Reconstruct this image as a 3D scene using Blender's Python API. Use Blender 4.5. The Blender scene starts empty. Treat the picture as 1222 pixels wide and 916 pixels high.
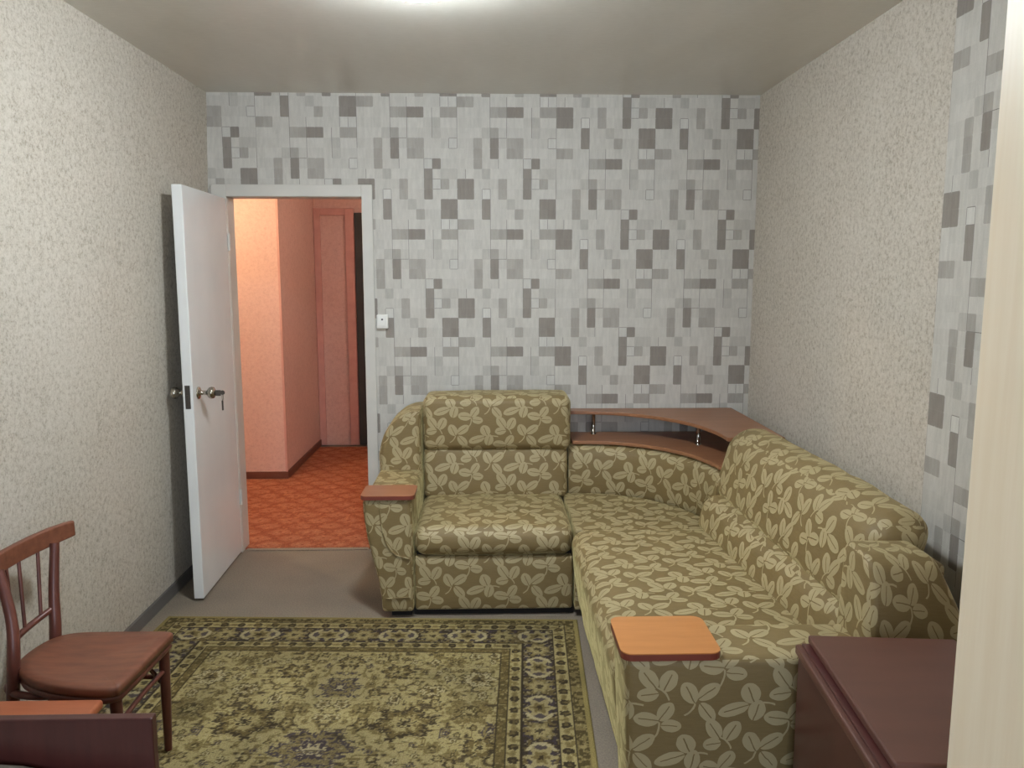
import bpy, bmesh, math, random
import numpy as np
from mathutils import Vector, Matrix, noise as mnoise

SC = bpy.context.scene
COL = SC.collection
R = math.radians
PI = math.pi

# ------------------------------------------------------------------ camera
cam = bpy.data.cameras.new('camera')
cam.sensor_width = 36.0
cam.lens = 36.0 * 955.0 / 1222.0
cam.clip_start = 0.02
camo = bpy.data.objects.new('camera', cam)
COL.objects.link(camo)
camo.location = (0, 0, 1.555)
camo.rotation_euler = (R(90 - 7.8), 0, -math.atan(25 / 955.0))
SC.camera = camo

# ------------------------------------------------------------------ world: dull evening sky, seen only through the window
W = bpy.data.worlds.new('world')
SC.world = W
W.use_nodes = True
W.node_tree.nodes['Background'].inputs[0].default_value = (0.74, 0.85, 1.0, 1)
W.node_tree.nodes['Background'].inputs[1].default_value = 12.0
portal = bpy.data.lights.new('window_portal', 'AREA')
portal.shape = 'RECTANGLE'; portal.size = 1.5; portal.size_y = 1.4
portal.cycles.is_portal = True
po = bpy.data.objects.new('window_portal', portal)
COL.objects.link(po)
po.location = (0.0, -1.29, 1.55)
po.rotation_euler = (R(90), 0, 0)

# ------------------------------------------------------------------ exposure
SC.view_settings.view_transform = 'Standard'
SC.view_settings.look = 'None'
SC.view_settings.gamma = 1.0
SC.view_settings.use_curve_mapping = False
SC.view_settings.exposure = 0.0
ROOM_LAMP = 250.0          # emission strengths of the two bulbs
HALL_LAMP = 540.0
LAMP_X, LAMP_Y, LAMP_Z = -0.22, 2.61, 2.50

# ------------------------------------------------------------------ helpers
def lin(c):
    return tuple(((v / 255.0) / 12.92 if v / 255.0 <= 0.04045 else ((v / 255.0 + 0.055) / 1.055) ** 2.4) for v in c)
def lin4(c): return lin(c) + (1.0,)

def tag(o, label=None, cat=None, group=None, kind=None):
    if label: o['label'] = label
    if cat: o['category'] = cat
    if group: o['group'] = group
    if kind: o['kind'] = kind
    return o

def link(name, me, parent=None):
    o = bpy.data.objects.new(name, me)
    COL.objects.link(o)
    if parent is not None:
        o.parent = parent
    return o

def empty(name, loc, rz=0.0, rx=0.0):
    o = bpy.data.objects.new(name, None)
    o.empty_display_size = 0.1
    o.location = loc; o.rotation_euler = (rx, 0, rz)
    COL.objects.link(o)
    return o

def world_matrix(o):
    m = Matrix.Translation(o.location) @ o.rotation_euler.to_matrix().to_4x4()
    return world_matrix(o.parent) @ m if o.parent else m

class MB:
    """collects faces; build() links ONE mesh object. Points are world coordinates unless local=True."""
    def __init__(s): s.v = []; s.f = []; s.uv = []; s.m = []; s.sm = []; s.c = []
    def add(s, vs, fs, uvs=None, mat=0, smooth=False, cols=None):
        b = len(s.v); s.v += [tuple(p) for p in vs]
        for k, f in enumerate(fs):
            s.f.append(tuple(i + b for i in f)); s.m.append(mat); s.sm.append(smooth)
            if uvs is not None: s.uv.append(list(uvs[k]))
            else:
                P = [Vector(vs[i]) for i in f]
                n = (P[1] - P[0]).cross(P[2] - P[0])
                if len(P) > 3: n = n + (P[2] - P[0]).cross(P[3] - P[0])
                a = max(range(3), key=lambda q: abs(n[q]))
                s.uv.append([((p.y, p.z), (p.x, p.z), (p.x, p.y))[a] for p in P])
            if cols is not None: s.c.append(cols[k])
        return s
    def box(s, x0, x1, y0, y1, z0, z1, mat=0):
        v = [(x0,y0,z0),(x1,y0,z0),(x1,y1,z0),(x0,y1,z0),(x0,y0,z1),(x1,y0,z1),(x1,y1,z1),(x0,y1,z1)]
        return s.add(v, [(0,3,2,1),(4,5,6,7),(0,1,5,4),(1,2,6,5),(2,3,7,6),(3,0,4,7)], mat=mat)
    def build(s, name, mats, parent=None, bevel=0.0, seg=2, local=False):
        me = bpy.data.meshes.new(name)
        vs = s.v
        if parent is not None and not local:
            inv = world_matrix(parent).inverted()
            vs = [tuple(inv @ Vector(p)) for p in vs]
        me.from_pydata(vs, [], s.f)
        ul = me.uv_layers.new(name='UVMap')
        flat = [c for f in s.uv for p in f for c in p]
        ul.data.foreach_set('uv', flat)
        me.polygons.foreach_set('material_index', s.m)
        me.polygons.foreach_set('use_smooth', s.sm)
        if s.c:
            ca = me.color_attributes.new('Col', 'BYTE_COLOR', 'CORNER')
            cc = []
            for f, c in zip(s.f, s.c):
                cc += list(c) * len(f)
            ca.data.foreach_set('color', cc)
        for m in (mats if isinstance(mats, (list, tuple)) else [mats]):
            me.materials.append(m)
        me.update()
        o = link(name, me, parent)
        if bevel > 0:
            b = o.modifiers.new('bevel', 'BEVEL'); b.width = bevel; b.segments = seg; b.limit_method = 'ANGLE'; b.angle_limit = R(40)
            b.harden_normals = False
        return o

def coords1(h, r, k, m):
    a = [-h + r * (1 - math.cos(PI / 2 * i / k)) if False else -h + r * i / k for i in range(k)]
    mid = [-(h - r) + 2 * (h - r) * i / m for i in range(m + 1)]
    return a + mid + [-x for x in reversed(a)]

def rbox(mb, x0, x1, y0, y1, z0, z1, r=0.02, k=3, m=(6, 6, 3), bulge=(0, 0, 0), deform=None, wob=0.0, seed=0, mat=0):
    """rounded, optionally pillowed box. bulge = outward swell on x, y, z faces"""
    cx, cy, cz = (x0 + x1) / 2, (y0 + y1) / 2, (z0 + z1) / 2
    h = ((x1 - x0) / 2, (y1 - y0) / 2, (z1 - z0) / 2)
    cs = [coords1(h[i], min(r, h[i] * .98), k, m[i]) for i in range(3)]
    idx = {}; vs = []; fs = []; uvs = []
    def vert(p):
        key = (round(p[0], 6), round(p[1], 6), round(p[2], 6))
        if key in idx: return idx[key]
        q = list(p)
        inner = [max(-(h[i] - min(r, h[i]*.98)), min(h[i] - min(r, h[i]*.98), p[i])) for i in range(3)]
        d = [p[i] - inner[i] for i in range(3)]
        # tangent spacing to even out the arc
        l = math.sqrt(sum(t * t for t in d)) or 1
        n = [t / l for t in d]
        q = [inner[i] + n[i] * min(r, h[i]*.98) for i in range(3)]
        f = [1 - (p[i] / h[i]) ** 2 for i in range(3)]
        for i in range(3):
            j, kk = (i + 1) % 3, (i + 2) % 3
            q[i] += n[i] * bulge[i] * math.sqrt(max(f[j], 0)) * math.sqrt(max(f[kk], 0))
        w = [q[0] + cx, q[1] + cy, q[2] + cz]
        if wob:
            s = mnoise.noise(Vector((w[0] * 6 + seed, w[1] * 6, w[2] * 6))) * wob + mnoise.noise(Vector((w[0] * 15 + seed, w[1] * 15, w[2] * 15))) * wob * .4
            w = [w[i] + n[i] * s for i in range(3)]
        if deform: w = list(deform(*w))
        idx[key] = len(vs); vs.append(w); return idx[key]
    for ax in range(3):
        a, b = (ax + 1) % 3, (ax + 2) % 3
        for sg in (-1, 1):
            for i in range(len(cs[a]) - 1):
                for j in range(len(cs[b]) - 1):
                    quad = []
                    for (ii, jj) in ((i, j), (i + 1, j), (i + 1, j + 1), (i, j + 1)):
                        p = [0, 0, 0]; p[ax] = sg * h[ax]; p[a] = cs[a][ii]; p[b] = cs[b][jj]
                        quad.append(p)
                    if sg < 0: quad.reverse()
                    fs.append([vert(p) for p in quad])
                    uvs.append([((p[1] + cy, p[2] + cz), (p[0] + cx, p[2] + cz), (p[0] + cx, p[1] + cy))[ax] for p in quad])
    mb.add(vs, fs, uvs, mat, True)
    return mb

def prism(mb, poly, z0, z1, mat=0):
    """horizontal polygon (x, y) extruded from z0 to z1"""
    n = len(poly)
    area = sum(poly[i][0] * poly[(i + 1) % n][1] - poly[(i + 1) % n][0] * poly[i][1] for i in range(n))
    if area < 0: poly = poly[::-1]
    vs = [(p[0], p[1], z0) for p in poly] + [(p[0], p[1], z1) for p in poly]
    fs = [tuple(range(n - 1, -1, -1)), tuple(range(n, 2 * n))] + [(i, (i + 1) % n, (i + 1) % n + n, i + n) for i in range(n)]
    return mb.add(vs, fs, mat=mat)

def catmull(pts, n=6):
    P = [Vector(p) for p in pts]
    P = [P[0] * 2 - P[1]] + P + [P[-1] * 2 - P[-2]]
    out = []
    for i in range(1, len(P) - 2):
        for j in range(n):
            t = j / n
            out.append(0.5 * ((2 * P[i]) + (-P[i-1] + P[i+1]) * t + (2*P[i-1] - 5*P[i] + 4*P[i+1] - P[i+2]) * t*t + (-P[i-1] + 3*P[i] - 3*P[i+1] + P[i+2]) * t**3))
    out.append(P[-2])
    return out

def tube(mb, pts, rad, seg=10, sm=6, flat=None, mat=0, closed=False):
    """swept tube; rad number or list per control point; flat=(vector, factor) squashes the section along a direction"""
    C = catmull(pts, sm) if len(pts) > 2 and not closed else [Vector(p) for p in pts]
    if isinstance(rad, (int, float)): rads = [rad] * len(C)
    else:
        rads = []
        for i in range(len(C)):
            t = i / (len(C) - 1) * (len(rad) - 1); a = min(int(t), len(rad) - 2)
            rads.append(rad[a] + (rad[a+1] - rad[a]) * (t - a))
    vs = []; fs = []; uvs = []
    up = None; L = 0; Ls = []
    n = len(C)
    for i, c in enumerate(C):
        if closed: T = (C[(i + 1) % n] - C[i - 1]).normalized()
        else: T = (C[min(i + 1, n - 1)] - C[max(i - 1, 0)]).normalized()
        if up is None:
            up = Vector((0, 0, 1)) if abs(T.z) < .9 else Vector((1, 0, 0))
        up = (up - T * up.dot(T)).normalized()
        sd = T.cross(up)
        if i: L += (c - C[i-1]).length
        Ls.append(L)
        for k in range(seg):
            a = 2 * PI * k / seg
            o = (up * math.cos(a) + sd * math.sin(a)) * rads[i]
            if flat:
                fd, ff = flat; fd = Vector(fd).normalized(); o = o - fd * o.dot(fd) * (1 - ff)
            vs.append(tuple(c + o))
    m = n if closed else n - 1
    for i in range(m):
        for k in range(seg):
            k2 = (k + 1) % seg; i2 = (i + 1) % n
            fs.append((i * seg + k, i * seg + k2, i2 * seg + k2, i2 * seg + k))
            w = 2 * PI * rads[i] / seg; l2 = Ls[i2] if i2 else L + .02
            uvs.append([(k * w, Ls[i]), ((k+1) * w, Ls[i]), ((k+1) * w, l2), (k * w, l2)])
    mb.add(vs, fs, uvs, mat, True)
    if not closed:
        for e, rev in ((0, False), (n - 1, True)):
            ring = [vs[e * seg + k] for k in range(seg)]
            mb.add(ring, [tuple(range(seg)) if rev else tuple(range(seg - 1, -1, -1))], mat=mat)
    return mb

def lathe(mb, prof, origin, axis='z', seg=24, mat=0):
    """prof: (radius, height) pairs"""
    vs = []; fs = []
    ax = {'x': (Vector((0,1,0)), Vector((0,0,1)), Vector((1,0,0))), 'y': (Vector((0,0,1)), Vector((1,0,0)), Vector((0,1,0))), 'z': (Vector((1,0,0)), Vector((0,1,0)), Vector((0,0,1)))}[axis]
    o = Vector(origin)
    for r, hgt in prof:
        for k in range(seg):
            a = 2 * PI * k / seg
            vs.append(tuple(o + ax[0] * math.cos(a) * r + ax[1] * math.sin(a) * r + ax[2] * hgt))
    for i in range(len(prof) - 1):
        for k in range(seg):
            fs.append((i*seg+k, i*seg+(k+1) % seg, (i+1)*seg+(k+1) % seg, (i+1)*seg+k))
    mb.add(vs, fs, mat=mat, smooth=True)
    mb.add(vs[:seg], [tuple(range(seg - 1, -1, -1))], mat=mat)
    mb.add(vs[-seg:], [tuple(range(seg))], mat=mat)
    return mb

# ------------------------------------------------------------------ materials
class NT:
    def __init__(s, name):
        s.m = bpy.data.materials.new(name); s.m.use_nodes = True
        s.t = s.m.node_tree; s.b = s.t.nodes['Principled BSDF']; s.out = s.t.nodes['Material Output']
    def n(s, typ, **kw):
        nd = s.t.nodes.new(typ)
        for k, v in kw.items(): setattr(nd, k, v)
        return nd
    def l(s, a, b): s.t.links.new(a, b)
    def setin(s, nd, i, v):
        if isinstance(v, bpy.types.NodeSocket): s.l(v, nd.inputs[i])
        else: nd.inputs[i].default_value = v
    def math(s, op, a, b=0.0, c=0.0, clamp=False):
        nd = s.n('ShaderNodeMath', operation=op); nd.use_clamp = clamp
        s.setin(nd, 0, a); s.setin(nd, 1, b)
        if len(nd.inputs) > 2: s.setin(nd, 2, c)
        return nd.outputs[0]
    def noise(s, vec, scale, detail=3, rough=.5, sc=(1, 1, 1)):
        if sc != (1, 1, 1):
            mp = s.n('ShaderNodeMapping'); s.l(vec, mp.inputs[0]); mp.inputs['Scale'].default_value = sc; vec = mp.outputs[0]
        nd = s.n('ShaderNodeTexNoise'); s.l(vec, nd.inputs['Vector'])
        nd.inputs['Scale'].default_value = scale; nd.inputs['Detail'].default_value = detail; nd.inputs['Roughness'].default_value = rough
        return nd.outputs[0]
    def ramp(s, fac, stops):
        nd = s.n('ShaderNodeValToRGB'); s.l(fac, nd.inputs[0])
        e = nd.color_ramp.elements
        while len(e) < len(stops): e.new(.5)
        for i, (p, c) in enumerate(stops): e[i].position = p; e[i].color = lin4(c)
        return nd.outputs[0]
    def mix(s, fac, a, b, mode='MIX'):
        nd = s.n('ShaderNodeMix', data_type='RGBA', blend_type=mode)
        s.setin(nd, 0, fac); s.setin(nd, 6, a); s.setin(nd, 7, b)
        return nd.outputs[2]
    def bump(s, hgt, strength=.3, dist=.002):
        nd = s.n('ShaderNodeBump'); nd.inputs['Strength'].default_value = strength; nd.inputs['Distance'].default_value = dist
        s.l(hgt, nd.inputs['Height']); s.l(nd.outputs[0], s.b.inputs['Normal'])
    def set(s, rough=.6, metal=0, spec=.5):
        s.b.inputs['Roughness'].default_value = rough; s.b.inputs['Metallic'].default_value = metal
        s.b.inputs['Specular IOR Level'].default_value = spec
        return s
    def pos(s): return s.n('ShaderNodeNewGeometry').outputs['Position']
    def obj(s): return s.n('ShaderNodeTexCoord').outputs['Object']
    def uv(s): return s.n('ShaderNodeUVMap', uv_map='UVMap').outputs[0]
    def base(s, c):
        if isinstance(c, bpy.types.NodeSocket): s.l(c, s.b.inputs['Base Color'])
        else: s.b.inputs['Base Color'].default_value = lin4(c)

M = {}
def plain(name, c, rough=.6, metal=0, spec=.5, var=6, scale=8, bump=0.0):
    t = NT(name).set(rough, metal, spec)
    p = t.obj(); f = t.noise(p, scale, 4)
    t.base(t.ramp(f, [(.3, tuple(max(0, v - var) for v in c)), (.7, tuple(min(255, v + var) for v in c))]))
    if bump: t.bump(t.noise(p, 120, 2), bump, .001)
    M[name] = t.m; return t.m

def wood(name, dark, light, rough=.4, grain=(1, 12, 12), scale=5, spec=.5, coat=0):
    t = NT(name).set(rough, 0, spec); p = t.obj()
    f = t.noise(p, scale, 6, .6, grain); g = t.noise(p, scale * 1.3, 3)
    f2 = t.math('ADD', t.math('MULTIPLY', f, .75), t.math('MULTIPLY', g, .25))
    t.base(t.ramp(f2, [(.32, dark), (.68, light)]))
    if coat: t.b.inputs['Coat Weight'].default_value = coat; t.b.inputs['Coat Roughness'].default_value = .25
    t.bump(f, .08, .001)
    M[name] = t.m; return t.m

def speckle(name, cols, scale=38, rough=.85):
    """vinyl wallpaper with fine curly relief"""
    t = NT(name).set(rough, 0, .3); p = t.pos()
    a = t.noise(p, scale, 5, .7); b = t.noise(p, scale * 3.2, 3, .6); c = t.noise(p, 3.0, 2)
    s = t.math('ADD', t.math('MULTIPLY', a, .62), t.math('MULTIPLY', b, .38))
    s = t.math('ADD', s, t.math('MULTIPLY', t.math('SUBTRACT', c, .5), .10))
    t.base(t.ramp(s, [(.36, cols[0]), (.47, cols[1]), (.58, cols[2])]))
    t.bump(s, .35, .003)
    M[name] = t.m; return t.m

speckle('paper_plain', [(158, 149, 136), (190, 181, 167), (204, 196, 184)], 55)
speckle('paper_pink', [(202, 168, 156), (212, 178, 166), (218, 186, 173)], 40)

def mosaic_mat():
    t = NT('paper_mosaic').set(.75, 0, .35)
    a = t.n('ShaderNodeAttribute', attribute_name='Col').outputs['Color']
    p = t.pos()
    n1 = t.noise(p, 60, 3, .6, (1, 1, .22)); n2 = t.noise(p, 240, 2, .6)
    v = t.math('ADD', t.math('MULTIPLY', n1, .7), t.math('MULTIPLY', n2, .3))
    g = t.ramp(v, [(.3, (232, 232, 232)), (.7, (255, 255, 255))])
    t.base(t.mix(1.0, a, g, 'MULTIPLY'))
    t.bump(v, .15, .001)
    M['paper_mosaic'] = t.m
mosaic_mat()

def ceiling_mat():
    t = NT('ceiling_paint').set(.33, 0, 1.0); p = t.pos()
    a = t.noise(p, 4, 4, .6, (1, .35, 1)); b = t.noise(p, 90, 3, .6, (.25, 1, 1))
    s = t.math('ADD', t.math('MULTIPLY', a, .6), t.math('MULTIPLY', b, .4))
    t.base(t.ramp(s, [(.3, (204, 198, 186)), (.7, (220, 215, 205))]))
    t.bump(s, .2, .002); M['ceiling_paint'] = t.m
ceiling_mat()

def lino_mat():
    t = NT('linoleum').set(.65, 0, .35); p = t.pos()
    a = t.noise(p, 160, 3, .7); b = t.noise(p, 2.5, 3)
    s = t.math('ADD', t.math('MULTIPLY', a, .7), t.math('MULTIPLY', b, .3))
    t.base(t.ramp(s, [(.36, (112, 102, 90)), (.62, (142, 130, 115))]))
    t.bump(a, .15, .001); M['linoleum'] = t.m
lino_mat()

# --- upholstery: trefoil leaves on an olive ground; the lattice is evaluated node by node in UV metres
UH, UW = 0.1475, 0.355
CL = [  # cluster centre, leaves (offset x, y, angle deg, length, width), stem (x0,y0,x1,y1)
    ((.000, .000), [(-.021, .027, 115, .032, .021), (.032, .029, 35, .036, .019), (.028, -.030, -50, .034, .019)], [(-.005, -.004, -.034, -.040)]),
    ((.152, -.012), [(-.006, .036, 112, .030, .024), (-.050, -.010, 198, .043, .018), (.012, -.014, 75, .031, .021)], [(.0, .006, .060, .006)]),
    ((-.103, .044), [(-.024, .023, 125, .034, .021), (.028, .017, 62, .033, .021), (-.028, -.022, 188, .029, .018)], [(0, 0, .030, -.036)]),
    ((-.101, -.058), [(-.036, .009, 172, .034, .020), (.016, .031, 55, .031, .019), (.030, -.011, -5, .028, .018)], [(.0, 0, -.014, -.048)]),
]
def leaf_mat(name, ground, leaf, vein, gl_rough=.55):
    t = NT(name).set(gl_rough, 0, .35)
    uv = t.uv()
    wb = t.n('ShaderNodeTexNoise'); t.l(uv, wb.inputs['Vector']); wb.inputs['Scale'].default_value = 45; wb.inputs['Detail'].default_value = 1
    wsub = t.n('ShaderNodeVectorMath', operation='SUBTRACT'); t.l(wb.outputs['Color'], wsub.inputs[0]); wsub.inputs[1].default_value = (.5, .5, .5)
    wsc = t.n('ShaderNodeVectorMath', operation='SCALE'); t.l(wsub.outputs[0], wsc.inputs[0]); wsc.inputs['Scale'].default_value = .004
    wad = t.n('ShaderNodeVectorMath', operation='ADD'); t.l(uv, wad.inputs[0]); t.l(wsc.outputs[0], wad.inputs[1])
    sep = t.n('ShaderNodeSeparateXYZ'); t.l(wad.outputs[0], sep.inputs[0])
    U, V = sep.outputs[0], sep.outputs[1]
    total = None
    for (c, leaves, stems) in CL:
        v1 = t.math('SUBTRACT', V, c[1])
        vw = t.math('WRAP', v1, UH / 2, -UH / 2)
        row = t.math('DIVIDE', t.math('SUBTRACT', v1, vw), UH)
        u1 = t.math('SUBTRACT', U, t.math('MULTIPLY_ADD', row, UW / 2, c[0]))
        uw = t.math('WRAP', u1, UW / 2, -UW / 2)
        cmb = t.n('ShaderNodeCombineXYZ'); t.l(uw, cmb.inputs[0]); t.l(vw, cmb.inputs[1])
        P = cmb.outputs[0]
        for (ox, oy, ang, L, Wd) in leaves:
            mp = t.n('ShaderNodeMapping', vector_type='TEXTURE'); t.l(P, mp.inputs[0])
            mp.inputs['Location'].default_value = (ox, oy, 0); mp.inputs['Rotation'].default_value = (0, 0, R(ang)); mp.inputs['Scale'].default_value = (L, Wd * 1.08, 1)
            s2 = t.n('ShaderNodeSeparateXYZ'); t.l(mp.outputs[0], s2.inputs[0])
            ab = t.math('ABSOLUTE', s2.outputs[1])
            q = t.math('ADD', t.math('MULTIPLY', s2.outputs[0], s2.outputs[0]), t.math('POWER', ab, 1.75))
            inside = t.math('LESS_THAN', q, 1.0)
            nv = t.math('MAXIMUM', t.math('GREATER_THAN', ab, .075), t.math('GREATER_THAN', s2.outputs[0], .62))
            r = t.math('MULTIPLY', inside, nv)
            # leaf edge rim: a thin darker line just inside one side
            total = r if total is None else t.math('MAXIMUM', total, r)
        for (x0, y0, x1, y1) in stems:
            mx, my = (x0 + x1) / 2, (y0 + y1) / 2; L = math.hypot(x1 - x0, y1 - y0) / 2
            mp = t.n('ShaderNodeMapping', vector_type='TEXTURE'); t.l(P, mp.inputs[0])
            mp.inputs['Location'].default_value = (mx, my, 0); mp.inputs['Rotation'].default_value = (0, 0, math.atan2(y1 - y0, x1 - x0)); mp.inputs['Scale'].default_value = (L, .0026, 1)
            s2 = t.n('ShaderNodeSeparateXYZ'); t.l(mp.outputs[0], s2.inputs[0])
            bend = t.math('ADD', s2.outputs[1], t.math('MULTIPLY_ADD', t.math('MULTIPLY', s2.outputs[0], s2.outputs[0]), 2.2, -1.2))
            q = t.math('MAXIMUM', t.math('ABSOLUTE', s2.outputs[0]), t.math('ABSOLUTE', bend))
            total = t.math('MAXIMUM', total, t.math('LESS_THAN', q, 1.0))
    # weave
    n1 = t.noise(uv, 60, 3, .6, (.35, 4, 1)); n2 = t.noise(uv, 9, 3)
    g = t.mix(t.math('MULTIPLY', n1, .55), lin4(ground), lin4(tuple(min(255, v + 26) for v in ground)))
    lf = t.mix(t.math('MULTIPLY', n2, .6), lin4(leaf), lin4(tuple(v - 22 for v in leaf)))
    t.base(t.mix(total, g, lf))
    t.b.inputs['Sheen Weight'].default_value = .35; t.b.inputs['Sheen Roughness'].default_value = .35
    t.b.inputs['Sheen Tint'].default_value = lin4((226, 212, 150))
    hgt = t.math('ADD', t.math('MULTIPLY', total, .6), t.math('ADD', t.math('MULTIPLY', n1, .25), t.math('MULTIPLY', n2, 2.2)))
    t.bump(hgt, .45, .003)
    M[name] = t.m; return t.m
leaf_mat('leaf_fabric', (116, 97, 60), (174, 159, 122), (120, 105, 60))

wood('pad_wood', (186, 122, 66), (200, 136, 78), .32, (2, 14, 2), 3)
wood('pad_brown', (150, 94, 64), (164, 108, 76), .36, (2, 14, 2), 3)
wood('pad_edge', (112, 52, 40), (128, 62, 48), .4)
wood('shelf_wood', (136, 92, 64), (156, 108, 76), .35, (1, 10, 10), 3)
wood('chair_wood', (98, 56, 41), (132, 82, 60), .42, (2, 9, 9), 4)
wood('chair_dark', (78, 40, 34), (108, 60, 48), .38, (6, 6, 1), 4)
wood('mahogany', (66, 34, 32), (84, 44, 40), .3, (8, 1, 1), 3)
wood('mahogany_top', (88, 56, 46), (100, 64, 53), .42, (1, 4, 1), 3)
wood('stool_wood', (158, 88, 58), (178, 104, 70), .4, (1, 9, 1), 4)
wood('wardrobe_wood', (240, 222, 192), (247, 232, 206), .42, (14, 14, .6), 4)
wood('brown_trim', (98, 58, 46), (116, 72, 56), .5)
plain('white_paint', (226, 226, 224), .32, var=5, scale=3, bump=.1)
plain('cream_paint', (204, 200, 192), .4, var=4)
plain('grey_board', (98, 94, 90), .5, var=5)
plain('white_plastic', (232, 230, 224), .35, var=2)
plain('dark_plastic', (36, 34, 34), .5, var=3)
plain('chrome', (176, 170, 160), .18, 1.0, var=6)
plain('steel_dark', (96, 92, 88), .35, .9, var=6)
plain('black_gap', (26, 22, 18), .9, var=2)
plain('blanket', (150, 146, 136), .95, var=14, scale=30, bump=.6)
plain('mattress', (200, 196, 186), .9, var=5, scale=20)
plain('doorway_shade', (50, 54, 50), .5, var=5)
plain('pink_board', (204, 156, 144), .6, var=6, scale=12)
plain('concrete', (170, 168, 164), .9, var=6)

def emis(name, col, strength):
    t = NT(name); e = t.n('ShaderNodeEmission'); e.inputs[0].default_value = col; e.inputs[1].default_value = strength
    t.l(e.outputs[0], t.out.inputs[0]); M[name] = t.m; return t.m
emis('bulb_cool', (.87, .95, 1.0, 1), ROOM_LAMP)
emis('bulb_warm', (1.0, .80, .52, 1), HALL_LAMP)

emis('bulb_fill', (1.0, .84, .72, 1), HALL_LAMP * .5)

def glass():
    t = NT('window_glass'); tr = t.n('ShaderNodeBsdfTransparent'); gl = t.n('ShaderNodeBsdfGlossy'); gl.inputs['Roughness'].default_value = .02
    fr = t.n('ShaderNodeFresnel'); mx = t.n('ShaderNodeMixShader'); t.l(fr.outputs[0], mx.inputs[0]); t.l(tr.outputs[0], mx.inputs[1]); t.l(gl.outputs[0], mx.inputs[2])
    t.l(mx.outputs[0], t.out.inputs[0]); M['window_glass'] = t.m
glass()

def attr_mat(name, rough, nscale, bstr, lo=190):
    t = NT(name).set(rough, 0, .15)
    a = t.n('ShaderNodeAttribute', attribute_name='Col').outputs['Color']; p = t.pos()
    n1 = t.noise(p, nscale, 3, .7)
    g = t.ramp(n1, [(.35, (lo, lo, lo)), (.65, (255, 255, 255))])
    t.base(t.mix(1.0, a, g, 'MULTIPLY')); t.bump(n1, bstr, .004)
    M[name] = t.m
attr_mat('rug_pile', .95, 260, .5)
attr_mat('hall_pile', .95, 180, .5)

# ------------------------------------------------------------------ room shell
XR = 1.44; YF = 4.40; H = 2.50; YN = -1.30
def lx(z): return -1.57 + (z / H) * 0.083       # the left wall leans a little

# mosaic wallpaper tile: 12 x 12 cells
CW, CH = 0.53 / 12, 0.053
BASE, LT, MD, DK, HI = (205, 201, 193), (190, 186, 178), (175, 169, 161), (150, 142, 134), (209, 206, 199)
tile = [[None] * 12 for _ in range(12)]
def tf(c, r, w, h, col):
    for i in range(w):
        for j in range(h): tile[(r + j) % 12][(c + i) % 12] = col
for a in [(0,0,2,2,DK),(3,11,1,1,LT),(3,2,1,2,DK),(5,0,1,2,MD),(6,2,1,1,LT),(7,3,1,1,MD),(8,11,1,2,DK),(8,1,1,1,DK),(9,10,1,1,DK),
          (10,11,2,1,LT),(10,0,1,1,MD),(10,2,2,2,DK),(0,4,2,1,MD),(10,5,2,1,MD),(4,5,2,1,MD),(6,5,2,1,DK),(3,7,1,1,LT),(4,7,1,1,MD),
          (4,8,1,2,DK),(2,8,1,3,MD),(6,8,2,2,MD),(9,6,1,2,LT),(9,0,1,1,HI),(3,1,1,1,HI),(11,8,1,1,HI),(10,4,1,1,HI),(11,4,1,1,HI),(8,10,1,1,HI)]:
    tf(*a)
VL = set(); HL = set()
def vl(c, r0, r1):
    for r in range(r0, r1): VL.add((c % 12, r % 12))
def hl(r, c0, c1):
    for c in range(c0, c1): HL.add((c % 12, r % 12))
def ol(c, r, w=1, h=1): vl(c, r, r + h); vl(c + w, r, r + h); hl(r, c, c + w); hl(r + h, c, c + w)
for a in [(3,1),(11,8),(9,0,1,1),(8,10,1,2)]: ol(*a)
vl(4, 2, 8); vl(6, 4, 8); hl(8, 4, 6); vl(9, 5, 8); vl(12, 4, 8); vl(10, 4, 5); vl(11, 4, 5); hl(0, 8, 10); vl(1, 11, 12); vl(5, 10, 11); vl(0, 3, 7)
TR = random.Random(4)
shade = [[TR.uniform(-5, 4) for _ in range(12)] for _ in range(12)]
LINE = (142, 137, 131)

def strips(a0, a1, origin, cw, lw, extra=()):
    """1-D partition of [a0, a1] into cell spans and thin line spans: list of (lo, hi, cell index, is_line)"""
    cuts = []
    k0 = math.floor((a0 - origin) / cw) - 1; k1 = math.ceil((a1 - origin) / cw) + 1
    for k in range(k0, k1):
        b = origin + k * cw
        cuts.append((b - lw / 2, b + lw / 2, k, True)); cuts.append((b + lw / 2, b + cw - lw / 2, k, False))
    out = []
    for lo, hi, k, s in cuts:
        lo = max(lo, a0); hi = min(hi, a1)
        if hi - lo < 1e-6: continue
        segs = [lo] + [e for e in sorted(extra) if lo < e < hi] + [hi]
        for i in range(len(segs) - 1): out.append((segs[i], segs[i + 1], k, s))
    return out

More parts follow.
